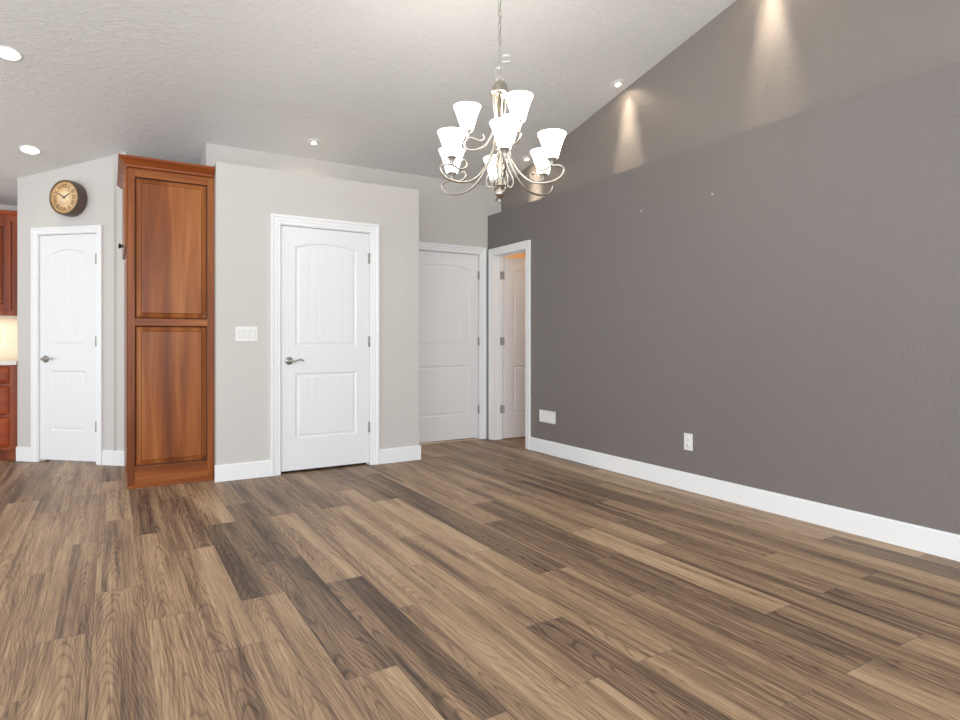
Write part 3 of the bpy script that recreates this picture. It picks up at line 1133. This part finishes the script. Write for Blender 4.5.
def shade_prof(zb, zt):
    h = zt - zb
    outer = [(.030, 0), (.0335, .02), (.038, .15), (.044, .32), (.053, .54), (.063, .76), (.071, .90), (.0755, .97), (.0765, 1.0)]
    p = [(0.0, zb)] + [(r, zb + h * t) for r, t in outer]
    inner = [(r - .004, zb + h * t) for r, t in outer[::-1][:-1]]
    p += [(.0745, zt + .001)] + inner + [(0, zb + .006)]
    return p


def arm_set(ang, R, curve, cup_z, zs0, zs1, name):
    arm = empty(name, (0, 0, 0), 0, ch)
    m = MB()
    pts = bez([rad_pt(ang, r, z) for r, z in curve], 6)
    n = len(pts)
    m.tube(pts, [.0062 if i < n * .75 else .0062 - .003 * (i - n * .75) / (n * .25) for i in range(n)], 8)
    m.build('arm_tube', M['brushed'], arm)
    m = MB()
    c = rad_pt(ang, R, 0)
    m.lathe([(0, cup_z - .006), (.007, cup_z - .006), (.008, cup_z), (.011, cup_z + .006), (.013, cup_z + .016), (.022, cup_z + .030), (.030, cup_z + .036), (.031, zs0 + .004), (0, zs0 + .004)], 24, (c[0], c[1], 0))
    m.build('socket_cup', M['nickel'], arm)
    m = MB(); m.lathe(shade_prof(zs0, zs1), 40, (c[0], c[1], 0))
    m.build('glass_shade', M['shade'], arm)
    p = point('chandelier_bulb', (CX + c[0] * 1.0, CY + c[1], zs1 + .03), 1.7, (1, .93, .82), .04)


low = [(.035, 2.21), (.045, 2.15), (.075, 2.085), (.125, 2.01), (.19, 1.959), (.27, 1.943), (.345, 1.957), (.376, 2.0), (.352, 2.024), (.305, 2.029), (.262, 2.014),
       (.228, 2.022), (.215, 2.046), (.232, 2.066), (.246, 2.058)]
for k in range(6):
    arm_set(FRONT + radians(4.4) + k * pi / 3, .307, low, 2.033, 2.068, 2.20, 'lower_arm')
up = [(.022, 2.44), (.024, 2.34), (.036, 2.26), (.075, 2.19), (.13, 2.158), (.175, 2.158), (.198, 2.185), (.186, 2.212), (.16, 2.224), (.13, 2.214), (.105, 2.208), (.086, 2.222), (.092, 2.242)]
for dg in (34, -86, 163):
    arm_set(FRONT + radians(dg), .181, up, 2.225, 2.262, 2.395, 'upper_arm')

# body
m = MB()
m.lathe([(0, 1.862), (.004, 1.864), (.009, 1.872), (.004, 1.882), (.006, 1.886), (.014, 1.892), (.026, 1.902), (.032, 1.918), (.026, 1.932), (.012, 1.94), (.010, 1.95),
         (.026, 1.956), (.028, 1.962), (.012, 1.97), (.010, 2.0), (.018, 2.03), (.02, 2.08), (.012, 2.13), (.010, 2.16), (.030, 2.168), (.034, 2.178), (.030, 2.188), (.012, 2.196), (.008, 2.22), (.008, 2.47)], 28)
m.build('centre_column', M['brushed'], ch)
for k in range(6):
    a = 2 * pi * k / 6 + .3
    pts = bez([rad_pt(a, .030, 2.185), rad_pt(a, .024, 2.26), rad_pt(a, .026, 2.34), rad_pt(a, .034, 2.42), rad_pt(a, .040, 2.468)], 5)
    MB().tube(pts, .0042, 8).build('cage_rod', M['brushed'], ch)
m = MB()
m.lathe([(0, 2.462), (.044, 2.462), (.052, 2.468), (.053, 2.476), (.046, 2.482), (.044, 2.500), (.038, 2.518), (.028, 2.532), (.014, 2.541), (.009, 2.548), (0, 2.55)], 28)
m.build('top_cap', M['brushed'], ch)
m = MB()
for k in range(6):
    a = FRONT + radians(4.4 + 30) + k * pi / 3
    pts = bez([rad_pt(a, .012, 2.13), rad_pt(a, .045, 2.06), rad_pt(a, .075, 1.985), rad_pt(a, .062, 1.95), rad_pt(a, .043, 1.962), rad_pt(a, .048, 1.985)], 5)
    MB().tube(pts, .0042, 8).build('inner_scroll', M['brushed'], ch)
# hanging loop
fa = FRONT + pi / 2
pts = [(.026 * cos(t) * cos(fa), .026 * cos(t) * sin(fa), 2.582 + .038 * sin(t)) for t in [2 * pi * k / 28 for k in range(28)]]
MB().tube(pts, .0032, 8, closed=True).build('hanging_loop', M['nickel'], ch)
# chain links up to the canopy
ztop = zc(CY) - .05
z = 2.628; k = 0
linkme = None
while z < ztop:
    if linkme is None:
        pts = []
        for q in range(20):
            t = 2 * pi * q / 20
            pts.append((.0095 * cos(t), 0, .0215 * sin(t)))
        l0 = MB().tube(pts, .0021, 6, closed=True).build('chain_link', M['nickel'], ch)
        linkme = l0
    else:
        l0 = linkme.copy(); C.objects.link(l0)
    l0.location = (0.0015 * sin(k * 1.9), .0015 * cos(k * 1.3), z)
    l0.rotation_euler = (0, 0, fa + (pi / 2 if k % 2 else 0) + radians(35))
    z += .0355; k += 1
# cord threaded through the chain
pts = [(.004 * sin(i * 1.1), .004 * cos(i * 1.1), 2.55 + (ztop - 2.55) * i / 40) for i in range(41)]
MB().tube(pts, .0018, 6).build('cord', M['brushed'], ch)
m = MB(); m.lathe([(0, ztop - .03), (.012, ztop - .03), (.02, ztop - .015), (.06, ztop + .02), (.064, ztop + .036), (0, ztop + .036)], 28)
m.build('canopy', M['brushed'], ch)
